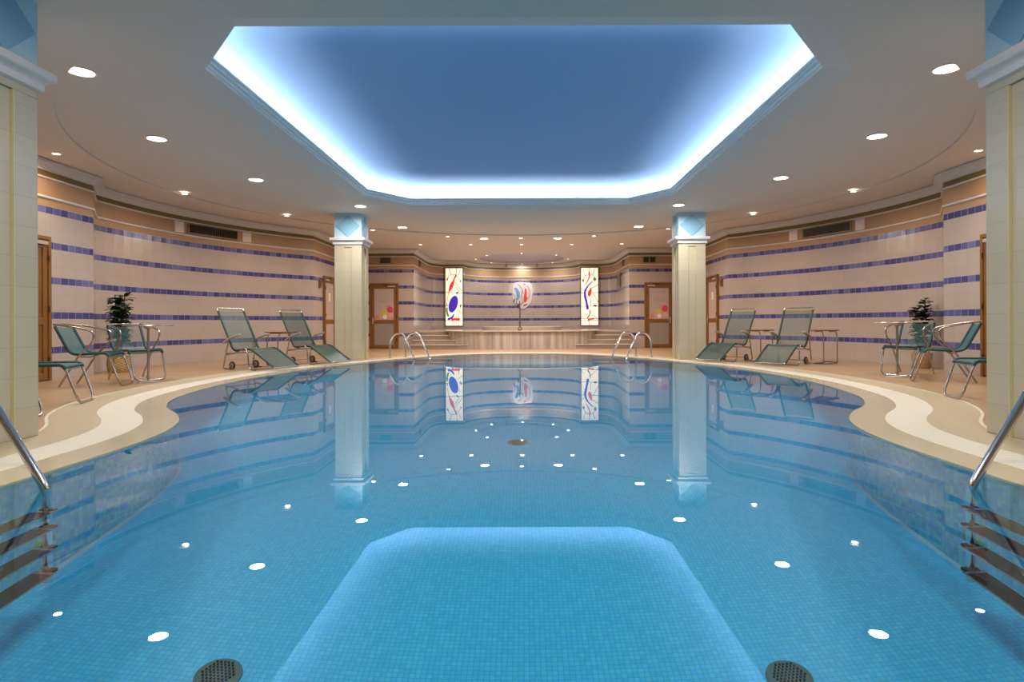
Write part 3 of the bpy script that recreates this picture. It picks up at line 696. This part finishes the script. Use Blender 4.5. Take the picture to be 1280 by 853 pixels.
# ------------------------------------------------------------------ apse mosaic picture
def mosaic():
    yb = APY + 0.1 + 1.55
    r = thing('wall_mosaic', (0.0, yb - 0.03, 2.02), 0, 'abstract blue and red mosaic picture lit on the apse wall', 'mosaic')
    N4 = lambda x, y: ((x - 335) / 10.66 * yb / 765, -(y - 290) / 10.66 * yb / 765)
    q = lambda pts: blob([N4(*p) for p in pts])[::-1]
    MB().prism(q([(235, 150), (300, 132), (380, 140), (450, 150), (475, 230), (470, 320), (455, 400), (420, 450), (350, 490), (290, 460), (240, 410), (210, 320), (212, 220)]), -0.012, 0.004, 'y').build('mosaic_ground', M['mosaic_white'], r)
    for pts, m in ([((232, 215), (255, 205), (285, 235), (305, 280), (302, 340), (270, 380), (255, 375), (262, 330), (255, 270)), 'mosaic_blue'], [((375, 215), (395, 240), (395, 310), (402, 370), (370, 405), (355, 380), (358, 320), (368, 260)), 'mosaic_red'],
                   [((352, 150), (380, 160), (378, 172), (360, 165)), 'mosaic_red'], [((215, 400), (235, 360), (240, 340), (245, 360), (225, 405)), 'glow_dark'], [((275, 415), (290, 420), (292, 445), (310, 465), (285, 468), (274, 450)), 'glow_dark'],
                   [((355, 440), (400, 425), (398, 435), (360, 452)), 'glow_dark']):
        MB().prism(q(pts), -0.02, -0.0115, 'y').build('mosaic_shape', M[m], r)
    l = MB()
    for pts in ([(275, 160), (310, 190), (340, 240), (350, 290)], [(405, 180), (430, 230), (440, 290), (425, 340), (395, 360)], [(240, 330), (225, 300), (215, 290)], [(330, 260), (325, 330), (340, 400), (320, 440)]):
        l.tube([(N4(*p)[0], -0.014, N4(*p)[1]) for p in pts], 0.009, 6)
    l.build('mosaic_line', M['glow_dark'], r)
mosaic()

# ------------------------------------------------------------------ marble platform, steps, tub, spout
def superell(cx, cy, rx, ry, n, k=96, a0=0, a1=2 * PI):
    out = []
    for i in range(k):
        t = a0 + (a1 - a0) * i / k; c, s = math.cos(t), math.sin(t)
        out.append((cx + rx * math.copysign(abs(c) ** (2 / n), c), cy + ry * math.copysign(abs(s) ** (2 / n), s)))
    return out
pl = thing('marble_platform', (0, 21.0, 0), 0, 'curved veined marble platform below the apse carrying the hot tub', 'platform', kind=S)
dr = superell(0, 0, 2.5, 2.1, 3.0)
body = [p for p in dr]
MB().prism(dr, 0, 0.545).build('marble_front', M['marble'], pl)
deck = [(x, y) for x, y in superell(0, 0, 2.56, 2.16, 3.0) if y < -0.9]
deck = sorted(deck, key=lambda p: p[0])
dk = [(-3.49, -0.9)] + deck + [(3.49, -0.9), (3.49, 1.5), (3.3, 2.2), (3.0, 2.7), (2.24, 2.72), (2.1, 3.3), (1.5, 3.9), (0.0, 4.2), (-1.5, 3.9), (-2.1, 3.3), (-2.24, 2.72), (-3.0, 2.7), (-3.3, 2.2), (-3.49, 1.5)]
MB().prism(dk, 0.545, 0.575).build('top_slab', M['marble_top'], pl, 0.004)
for s, sn in ((-1, 'left'), (1, 'right')):
    o = thing('marble_steps', (s * 2.7, 19.1, 0), 0, 'brown marble steps up to the platform on the %s' % sn, 'steps', 'marble steps beside the platform')
    for k in range(4):
        zt = 0.1425 * (k + 1) - (0.0 if k < 3 else 0.03); y0 = 0.05 + 0.3 * k
        x_in = [1.55, 1.85, 2.05, 2.2][k]
        xa, xb = sorted((s * x_in - s * 2.7, s * 3.49 - s * 2.7))
        b = MB().box(xa, xb, y0, 1.6, 0.1425 * k, zt - 0.025); b.build('riser', M['step'], o)
        MB().box(xa, xb, y0 - 0.02, 1.6, zt - 0.025, zt).build('tread', M['marble_top'], o, 0.003)
tub = thing('hot_tub', (0, 21.35, 0.575), 0, 'oval hot tub with low grey rim sunk in the marble platform', 'hot tub')
MB().lathe([(1.0, 0.0), (1.0, 0.11), (0.985, 0.125), (0.93, 0.125), (0.915, 0.11), (0.91, 0.0)], 64, caps=False, sx=1.38, sy=1.1).build('tub_rim', M['grey'], tub)
MB().lathe([(0.94, 0.105), (0.925, 0.03), (0.001, 0.03)], 64, caps=False, sx=1.38, sy=1.1).build('tub_shell', M['white_plate'], tub)
sp = thing('water_spout', (-0.05, 19.55, 0.575), 0, 'slim bronze water spout standing at the front of the hot tub', 'water spout')
MB().tube([(0.055 * math.cos(a), 0, 0.06 + 0.055 * math.sin(a)) for a in [2 * PI * k / 20 for k in range(20)]], 0.016, 8, True).lathe([(0.07, 0), (0.07, 0.012), (0.03, 0.02), (0.02, 0.05)], 20).build('spout_base', M['bronze'], sp)
MB().tube([(0, 0, 0.1), (0, 0, 0.4), (0, 0, 0.8), (0, 0, 0.86)], [0.02, 0.02, 0.018, 0.018], 12).lathe([(0.02, 0.22), (0.032, 0.235), (0.032, 0.25), (0.02, 0.265)], 14).build('spout_pole', M['bronze'], sp)
hd = MB(); hd.tube(fillet([(0, 0, 0.80), (-0.03, 0, 0.86), (-0.10, 0, 0.83), (-0.11, 0, 0.93)], 0.05), 0.015, 8); hd.tube(fillet([(0, 0, 0.80), (0.04, 0, 0.84), (0.10, 0, 0.90)], 0.05), 0.012, 8); hd.tube([(0, 0, 0.84), (-0.01, 0, 0.97)], [0.026, 0.008], 8); hd.build('spout_head', M['bronze'], sp)

# ------------------------------------------------------------------ pool ladders
def make_ladder(treads):
    r = thing('pool_ladder', (0, 0, 0), 0, 'x', 'ladder')
    for y in (-0.25, 0.25):
        path = fillet([(-0.56, y, 0.0), (-0.56, y, 0.43), (-0.38, y, 0.585), (-0.12, y, 0.585), (0.24, y, -0.01), (0.25, y, -0.10), (0.25, y, -1.42)], [0, 0.16, 0.12, 0.14, 0.05, 0.04, 0], 7)
        rl = MB().tube(path, 0.021, 14).build('handrail', M['chrome'], r)
        MB().lathe([(0.05, 0.0), (0.05, 0.008), (0.03, 0.018), (0.022, 0.02)], 18, (-0.56, y)).build('floor_flange', M['chrome'], rl)
    for z in treads:
        t = MB().box(0.20, 0.31, -0.235, 0.235, z - 0.014, z).build('tread', M['brushed'], r, 0.006)
        MB().box(0.205, 0.305, -0.20, 0.20, z + 0.0002, z + 0.006).build('grip_pad', M['dark'], t)
        MB().box(0.215, 0.29, -0.27, -0.23, z - 0.025, z + 0.008).box(0.215, 0.29, 0.23, 0.27, z - 0.025, z + 0.008).build('tread_bracket', M['dark'], t, 0.005)
    return r
ld0 = make_ladder([-0.43, -0.71, -1.0, -1.29])
put(ld0, 0, (-2.60, 2.88, 0), 0, 'steel pool ladder nearest the camera on the left pool wall', 'steel pool ladders')
put(ld0, 1, (2.62, 2.88, 0), PI, 'steel pool ladder nearest the camera on the right pool wall', 'steel pool ladders')
put(ld0, 1, (-2.47, 14.30, 0), -0.60, 'steel pool ladder at the far end, left of the marble platform', 'steel pool ladders')
put(ld0, 1, (2.47, 14.30, 0), PI + 0.60, 'steel pool ladder at the far end, right of the marble platform', 'steel pool ladders')

# ------------------------------------------------------------------ drains and inlets
def make_drain():
    r = thing('floor_drain', (0, 0, 0), 0, 'x', 'drain')
    MB().lathe([(0.105, 0.0), (0.104, 0.008), (0.085, 0.018), (0.001, 0.024)], 32, caps=False).build('drain_cover', M['drain'], r)
    h = MB()
    for i in range(-4, 5):
        for j in range(-4, 5):
            x, y = i * 0.018 + (0.009 if j % 2 else 0), j * 0.017
            if math.hypot(x, y) < 0.078: h.lathe([(0.0055, 0.016), (0.0055, 0.0262)], 8, (x, y))
    h.build('drain_hole', M['hole'], r); return r
d0 = make_drain()
for i, (x, y, lb) in enumerate([(-1.34, 2.85, 'round perforated drain on the pool floor, near left'), (1.32, 2.85, 'round perforated drain on the pool floor, near right'), (0.02, 6.18, 'round dark drain on the pool floor at mid pool')]):
    put(d0, i, (x, y, DEPTH + 0.001), 0, lb, 'round drains on the pool floor')
def make_inlet():
    r = thing('wall_inlet', (0, 0, 0), 0, 'x', 'inlet'); b = MB(); b.T = Matrix.Rotation(PI / 2, 4, 'Y')
    b.lathe([(0.075, 0.0), (0.072, 0.012), (0.05, 0.018), (0.045, 0.01), (0.02, 0.01)], 24, caps=False).build('inlet_ring', M['inlet'], r)
    b = MB(); b.T = Matrix.Rotation(PI / 2, 4, 'Y'); b.lathe([(0.045, 0.004), (0.02, 0.014), (0.001, 0.014)], 18, caps=False).build('inlet_eye', M['hole'], r); return r
i0 = make_inlet()
put(i0, 0, (-2.598, 3.42, -1.3), 0, 'green water inlet on the left pool wall beside the ladder', 'green pool inlets')
put(i0, 1, (2.598, 3.42, -1.3), PI, 'green water inlet on the right pool wall beside the ladder', 'green pool inlets')

# ------------------------------------------------------------------ furniture
def strip(prof, wd, sag=0.0, nw=6):
    L = [0.0]
    for i in range(1, len(prof)): L.append(L[-1] + math.dist(prof[i], prof[i - 1]))
    mb = MB(); v = []; f = []; uv = []
    for (x, z) in prof:
        for k in range(nw + 1):
            t = k / nw; v.append((x, (t - 0.5) * wd, z - sag * (1 - (2 * t - 1) ** 2)))
    n = nw + 1
    for i in range(len(prof) - 1):
        for k in range(nw):
            f.append((i * n + k, (i + 1) * n + k, (i + 1) * n + k + 1, i * n + k + 1))
            y0, y1 = (k / nw - 0.5) * wd, ((k + 1) / nw - 0.5) * wd
            uv.append([(y0, L[i]), (y0, L[i + 1]), (y1, L[i + 1]), (y1, L[i])])
    mb.add(v, f, True, uv); return mb
def make_chair():
    r = thing('armchair', (0, 0, 0), 0, 'x', 'chair')
    W_ = 0.23
    fr = fillet([(-0.21, W_, 0.80), (-0.03, W_, 0.42), (0.40, W_, 0.445), (0.545, W_ - 0.015, 0.012), (0.545, -W_ + 0.015, 0.012), (0.40, -W_, 0.445), (-0.03, -W_, 0.42), (-0.21, -W_, 0.80)], [0, 0.1, 0.09, 0.09, 0.09, 0.09, 0.1, 0], 7)
    MB().tube(fr, 0.0125, 10).build('seat_frame', M['brushed'], r)
    for s in (-1, 1):
        p = fillet([(-0.22, s * (W_ - 0.004), 0.825), (-0.02, s * (W_ + 0.03), 0.80), (0.26, s * (W_ + 0.045), 0.73), (0.25, s * (W_ + 0.04), 0.60), (0.08, s * (W_ + 0.026), 0.42), (-0.16, s * (W_ + 0.01), 0.012)], [0, 0.1, 0.12, 0.14, 0.05, 0], 7)
        MB().tube(p, 0.0125, 10).build('arm_and_rear_leg', M['brushed'], r)
    MB().tube([(-0.22, -W_, 0.823), (-0.23, 0, 0.828), (-0.22, W_, 0.823)], 0.0125, 10).build('back_rail', M['brushed'], r)
    MB().tube([(0.10, -W_ - 0.02, 0.40), (0.10, 0, 0.385), (0.10, W_ + 0.02, 0.40)], 0.009, 8).build('cross_bar', M['brushed'], r)
    pr2 = [(p.x, p.z) for p in fillet([(-0.21, 0, 0.80), (-0.03, 0, 0.425), (0.385, 0, 0.448), (0.425, 0, 0.40)], [0, 0.1, 0.05, 0], 7)]
    sl = strip(pr2, 2 * W_, 0.012).build('sling', M['chair_sling'], r)
    e = MB()
    for s in (-1, 1): e.tube([(x, s * W_, z + 0.001) for x, z in pr2], 0.0185, 10)
    e.tube([(0.405, -W_, 0.437), (0.405, W_, 0.437)], 0.016, 8); e.build('sling_edge', M['teal_edge'], sl)
    return r
ch0 = make_chair()
for i, (x, y, a, lb) in enumerate([(-5.85, 8.213, 0.22, 'teal mesh armchair in front of the left brown door, facing the round table'), (-5.807, 9.185, -0.542, 'teal mesh armchair in front of the plant in the wicker basket'),
      (-4.77, 5.24, 0.25, 'teal mesh armchair hidden behind the near left column, only one foot showing'),
      (6.003, 8.334, 2.674, 'teal mesh armchair in front of the right brown door, facing the round table'), (6.16, 9.581, 3.739, 'teal mesh armchair in front of the ceramic plant pot on the right'),]):
    put(ch0, i, (x, y, 0), a, lb, 'teal mesh armchairs on the deck')
def make_footstool():
    r = thing('footstool', (0, 0, 0), 0, 'x', 'footstool'); W_ = 0.23
    for s in (-1, 1):
        e = 0.17 + s * 0.25
        p = fillet([(0.17, W_, 0.405), (e, W_, 0.41), (e + s * 0.13, W_ - 0.015, 0.012), (e + s * 0.13, -W_ + 0.015, 0.012), (e, -W_, 0.41), (0.17, -W_, 0.405)], [0, 0.08, 0.09, 0.09, 0.08, 0], 7)
        MB().tube(p, 0.0125, 10).build('leg_frame', M['brushed'], r)
    pr2 = [(p.x, p.z) for p in fillet([(-0.10, 0, 0.365), (-0.07, 0, 0.41), (0.41, 0, 0.41), (0.44, 0, 0.365)], [0, 0.05, 0.05, 0], 6)]
    sl = strip(pr2, 2 * W_, 0.012).build('sling', M['chair_sling'], r)
    e = MB()
    for s in (-1, 1): e.tube([(x, s * W_, z + 0.001) for x, z in pr2], 0.0185, 10)
    e.tube([(0.43, -W_, 0.39), (0.43, W_, 0.39)], 0.012, 8).tube([(-0.09, -W_, 0.39), (-0.09, W_, 0.39)], 0.012, 8).build('sling_edge', M['teal_edge'], sl)
    return r
fs0 = make_footstool()
put(fs0, 0, (-5.10, 6.36, 0), 0.312, 'teal mesh footstool jutting out from behind the near left column', 'teal mesh footstools')
put(fs0, 1, (5.25, 6.50, 0), 2.91, 'teal mesh footstool jutting out from behind the near right column', 'teal mesh footstools')
def make_round_table():
    r = thing('round_table', (0, 0, 0), 0, 'x', 'table')
    MB().lathe([(0.001, 0.798), (0.30, 0.798), (0.318, 0.802), (0.32, 0.808), (0.315, 0.814), (0.001, 0.815)], 40, caps=False).build('table_top', M['brushed'], r)
    MB().lathe([(0.075, 0.798), (0.05, 0.77), (0.017, 0.75), (0.017, 0.10), (0.024, 0.095), (0.024, 0.06), (0.017, 0.055), (0.017, 0.02)], 18).build('pole', M['brushed'], r)
    MB().lathe([(0.138, 0.0), (0.14, 0.008), (0.13, 0.014), (0.05, 0.022), (0.017, 0.03)], 36).build('base_disc', M['grey'], r); return r
rt0 = make_round_table()
put(rt0, 0, (-5.25, 8.69, 0), 0, 'small round metal table on one leg between the left armchairs', 'round metal tables')
put(rt0, 1, (5.62, 9.08, 0), 0, 'small round metal table on one leg between the right armchairs', 'round metal tables')

def make_lounger():
    r = thing('sun_lounger', (0, 0, 0), 0, 'x', 'sun lounger'); W_ = 0.282
    pr = [(-0.41, 1.075), (0.0, 0.33), (0.42, 0.38), (1.0, 0.055)]
    side = lambda s: [(x, s * W_, z) for x, z in pr]
    path = side(1) + side(-1)[::-1]
    rr_ = [0, 0.10, 0.09, 0.05, 0.05, 0.09, 0.10, 0]
    fp = fillet(path, rr_, 7)
    fp = fillet([(-0.41, -W_, 1.075), (-0.43, -W_ + 0.0, 1.11), (-0.43, W_, 1.11), (-0.41, W_, 1.075)], 0.05, 6)[:-1] + fp
    MB().tube(fp, 0.0135, 10, True).build('tube_frame', M['brushed'], r)
    p2 = [(p.x, p.z) for p in fillet([(x, 0, z) for x, z in [(-0.40, 1.06), (0.0, 0.333), (0.42, 0.383), (0.985, 0.066)]], [0, 0.1, 0.09, 0], 7)]
    sl = strip(p2, 2 * W_, 0.01).build('sling', M['sling'], r)
    e = MB()
    for s in (-1, 1): e.tube([(x, s * W_, z + 0.001) for x, z in p2], 0.019, 10)
    e.build('sling_edge', M['green_edge'], sl)
    for s in (-1, 1):
        y = s * (W_ + 0.035)
        MB().tube(fillet([(-0.07, y, 0.56), (-0.15, y, 0.30), (-0.22, y, 0.02), (0.02, y, 0.014)], [0, 0.05, 0.04, 0], 6), 0.0125, 10).build('rear_leg', M['brushed'], r)
        MB().tube(fillet([(-0.15, y, 0.27), (0.10, y, 0.30), (0.33, y, 0.40), (0.40, y, 0.30), (0.42, y, 0.014), (0.60, y, 0.014)], [0, 0.1, 0.06, 0.1, 0.09, 0], 6), 0.0125, 10).build('front_leg', M['brushed'], r)
        pa = fillet([(-0.20, y, 0.475), (-0.02, y, 0.575), (0.20, y, 0.625)], 0.1, 6)
        am = MB(); v = []
        for q in pa: v += [(q.x, q.y - 0.034, q.z - 0.008), (q.x, q.y + 0.034, q.z - 0.008), (q.x, q.y + 0.030, q.z + 0.024), (q.x, q.y - 0.030, q.z + 0.024)]
        n = len(pa); am.add(v, [(4 * i + k, 4 * i + (k + 1) % 4, 4 * i + 4 + (k + 1) % 4, 4 * i + 4 + k) for i in range(n - 1) for k in range(4)] + [(3, 2, 1, 0), tuple(4 * (n - 1) + k for k in range(4))])
        am.build('armrest', M['grey'], r, 0.006)
        wh = MB(); wh.T = Matrix.Translation((-0.06, s * (W_ - 0.02), 0.072)) @ Matrix.Rotation(PI / 2, 4, 'X')
        wh.lathe([(0.05, -0.014), (0.066, -0.016), (0.072, -0.008), (0.072, 0.008), (0.066, 0.016), (0.05, 0.014)], 28, caps=False)
        wo = wh.build('wheel', M['dark'], r)
        hb = MB(); hb.T = wh.T; hb.lathe([(0.05, -0.010), (0.018, -0.016), (0.018, 0.016), (0.05, 0.010)], 20, caps=True).build('wheel_hub', M['grey'], wo)
    MB().tube([(-0.06, -W_ - 0.03, 0.072), (-0.06, W_ + 0.03, 0.072)], 0.008, 8).tube([(-0.06, W_ + 0.033, 0.072), (-0.06, W_ + 0.035, 0.02)], 0.008, 8).tube([(-0.06, -W_ - 0.033, 0.072), (-0.06, -W_ - 0.035, 0.02)], 0.008, 8).build('axle', M['brushed'], r)
    for x, z in ((-0.15, 0.29), (0.36, 0.375), (0.52, 0.014)): MB().tube([(x, -W_ - 0.035, z), (x, W_ + 0.035, z)], 0.0105, 8).build('cross_bar', M['brushed'], r)
    return r
lg0 = make_lounger()
for i, (x, y, a, lb) in enumerate([(-5.017, 11.253, -0.434, 'green mesh sun lounger, nearer of the two on the left'), (-4.48, 12.744, -0.475, 'green mesh sun lounger beside the far left column'),
                                   (4.589, 13.177, 3.853, 'green mesh sun lounger beside the far right column'), (5.358, 12.102, 3.934, 'green mesh sun lounger, nearer of the two on the right')]):
    put(lg0, i, (x, y, 0), a, lb, 'green mesh sun loungers')
def make_side_table():
    r = thing('side_table', (0, 0, 0), 0, 'x', 'side table')
    pts = blob([(-0.28, -0.16), (0, -0.18), (0.28, -0.16), (0.30, 0), (0.28, 0.16), (0, 0.18), (-0.28, 0.16), (-0.30, 0)])
    MB().prism(pts, 0.645, 0.665).build('table_top', M['table_wood'], r, 0.006)
    for s in (-1, 1):
        y = s * 0.13
        MB().tube(fillet([(-0.12, y, 0.635), (0.22, y, 0.635), (0.25, y, 0.40), (0.25, y, 0.03)], [0, 0.1, 0.1, 0], 7), 0.012, 10).build('leg', M['brushed'], r)
        MB().tube(fillet([(0.25, y, 0.05), (0.25, y, 0.014), (-0.20, y, 0.014)], 0.03, 5), 0.012, 10).build('foot_bar', M['brushed'], r)
    for x, z in ((0.25, 0.03), (-0.19, 0.014)): MB().tube([(x, -0.13, z), (x, 0.13, z)], 0.011, 8).build('cross_bar', M['brushed'], r)
    return r
st0 = make_side_table()
for i, (x, y, a, lb) in enumerate([(-4.67, 12.0, PI - 0.45, 'brown topped side table between the two left loungers'), (4.97, 12.64, 0.72, 'brown topped side table between the two right loungers'), (5.97, 11.97, 0.72, 'brown topped side table right of the nearer right lounger')]):
    put(st0, i, (x, y, 0), a, lb, 'brown topped side tables')

# ------------------------------------------------------------------ plants
def leaf(mb, base, d, up, L, wd, bend=0.3):
    d = d.normalized(); sd = d.cross(up).normalized(); nn = sd.cross(d).normalized(); v = []; n = 6
    for i in range(n + 1):
        t = i / n; wv = wd * math.sin(PI * min(1, t * 0.93 + 0.05)) ** 0.8 if i < n else 0.002
        c = base + d * (L * t) + nn * (-bend * L * t * t)
        v += [c - sd * wv / 2 + nn * 0.12 * wv, c, c + sd * wv / 2 + nn * 0.12 * wv]
    f = []
    for i in range(n):
        for k in (0, 1): f.append((3 * i + k, 3 * i + k + 1, 3 * i + k + 4, 3 * i + k + 3))
    mb.add(v, f, True)
def plant(name, loc, pot, label, h, spread, nleaf, L, wd, lm, seed):
    rnd_ = random.Random(seed); r = thing(name, loc, 0, label, 'plant')
    if pot == 'wicker':
        MB().lathe([(0.15, 0.0), (0.175, 0.05), (0.185, 0.15), (0.175, 0.25), (0.18, 0.27), (0.165, 0.275), (0.16, 0.22)], 32, caps=True).build('wicker_basket', M['wicker'], r); ph = 0.25; pr = 0.162
    else:
        MB().lathe([(0.12, 0.0), (0.135, 0.02), (0.16, 0.22), (0.165, 0.26), (0.15, 0.265), (0.145, 0.22)], 32, caps=True).build('pot', M['terracotta'], r); ph = 0.24; pr = 0.146
    MB().lathe([(pr, ph - 0.01), (pr * 0.6, ph + 0.005), (0.001, ph + 0.008)], 24, caps=False).build('soil', M['soil'], r)
    st_ = MB(); lf = MB(); tips = []
    for k in range(5):
        a = 2 * PI * k / 5 + rnd_.random(); rad = spread * (0.15 + 0.35 * rnd_.random()); hh = h * (0.7 + 0.3 * rnd_.random()) if k else h
        pts = [(0.03 * math.cos(a), 0.03 * math.sin(a), ph - 0.02), (rad * 0.5 * math.cos(a), rad * 0.5 * math.sin(a), ph + (hh - ph) * 0.5), (rad * math.cos(a), rad * math.sin(a), hh - 0.03)]
        pts = [(p[0], p[1], p[2]) for p in fillet(pts, 0.3, 6)]; st_.tube(pts, 0.008, 6); tips.append(pts)
    st_.build('stem', M['stem'], r)
    for k in range(nleaf):
        pts = tips[k % 5]; t = 0.22 + 0.78 * (k / nleaf) ** 0.8; zt = pts[0][2] + t * (pts[-1][2] - pts[0][2]); j = next(i for i in range(len(pts) - 1) if pts[i + 1][2] >= zt - 1e-6); q = (zt - pts[j][2]) / max(1e-6, pts[j + 1][2] - pts[j][2]); b = Vector(pts[j]).lerp(Vector(pts[j + 1]), q)
        a = k * 2.399 + rnd_.random() * 0.6; el = rnd_.uniform(-0.15, 0.7)
        d = Vector((math.cos(a) * math.cos(el), math.sin(a) * math.cos(el), math.sin(el)))
        leaf(lf, b + d * 0.02, d, Vector((0, 0, 1)), L * rnd_.uniform(0.75, 1.15) * (1.1 - 0.3 * t), wd * rnd_.uniform(0.8, 1.15), rnd_.uniform(0.15, 0.45))
    lf.build('foliage', lm, r)
plant('potted_plant', (-6.86, 10.50, 0), 'wicker', 'bushy dark green plant in a wicker basket behind the left armchairs', 1.36, 0.26, 240, 0.19, 0.10, M['leaf'], 3)
plant('potted_plant', (7.10, 10.80, 0), 'pot', 'round leaved dark plant in a ceramic pot behind the right armchairs', 1.27, 0.34, 190, 0.15, 0.12, M['leaf2'], 11)

for o in COL.objects:      # what stands in the water is lit through it
    if o.type == 'MESH' and o.parent and (o.parent == basin or o.parent.name.split('.')[0] in ('pool_ladder', 'floor_drain', 'wall_inlet', 'tread', 'drain_cover')): o.cycles.is_caustics_receiver = True
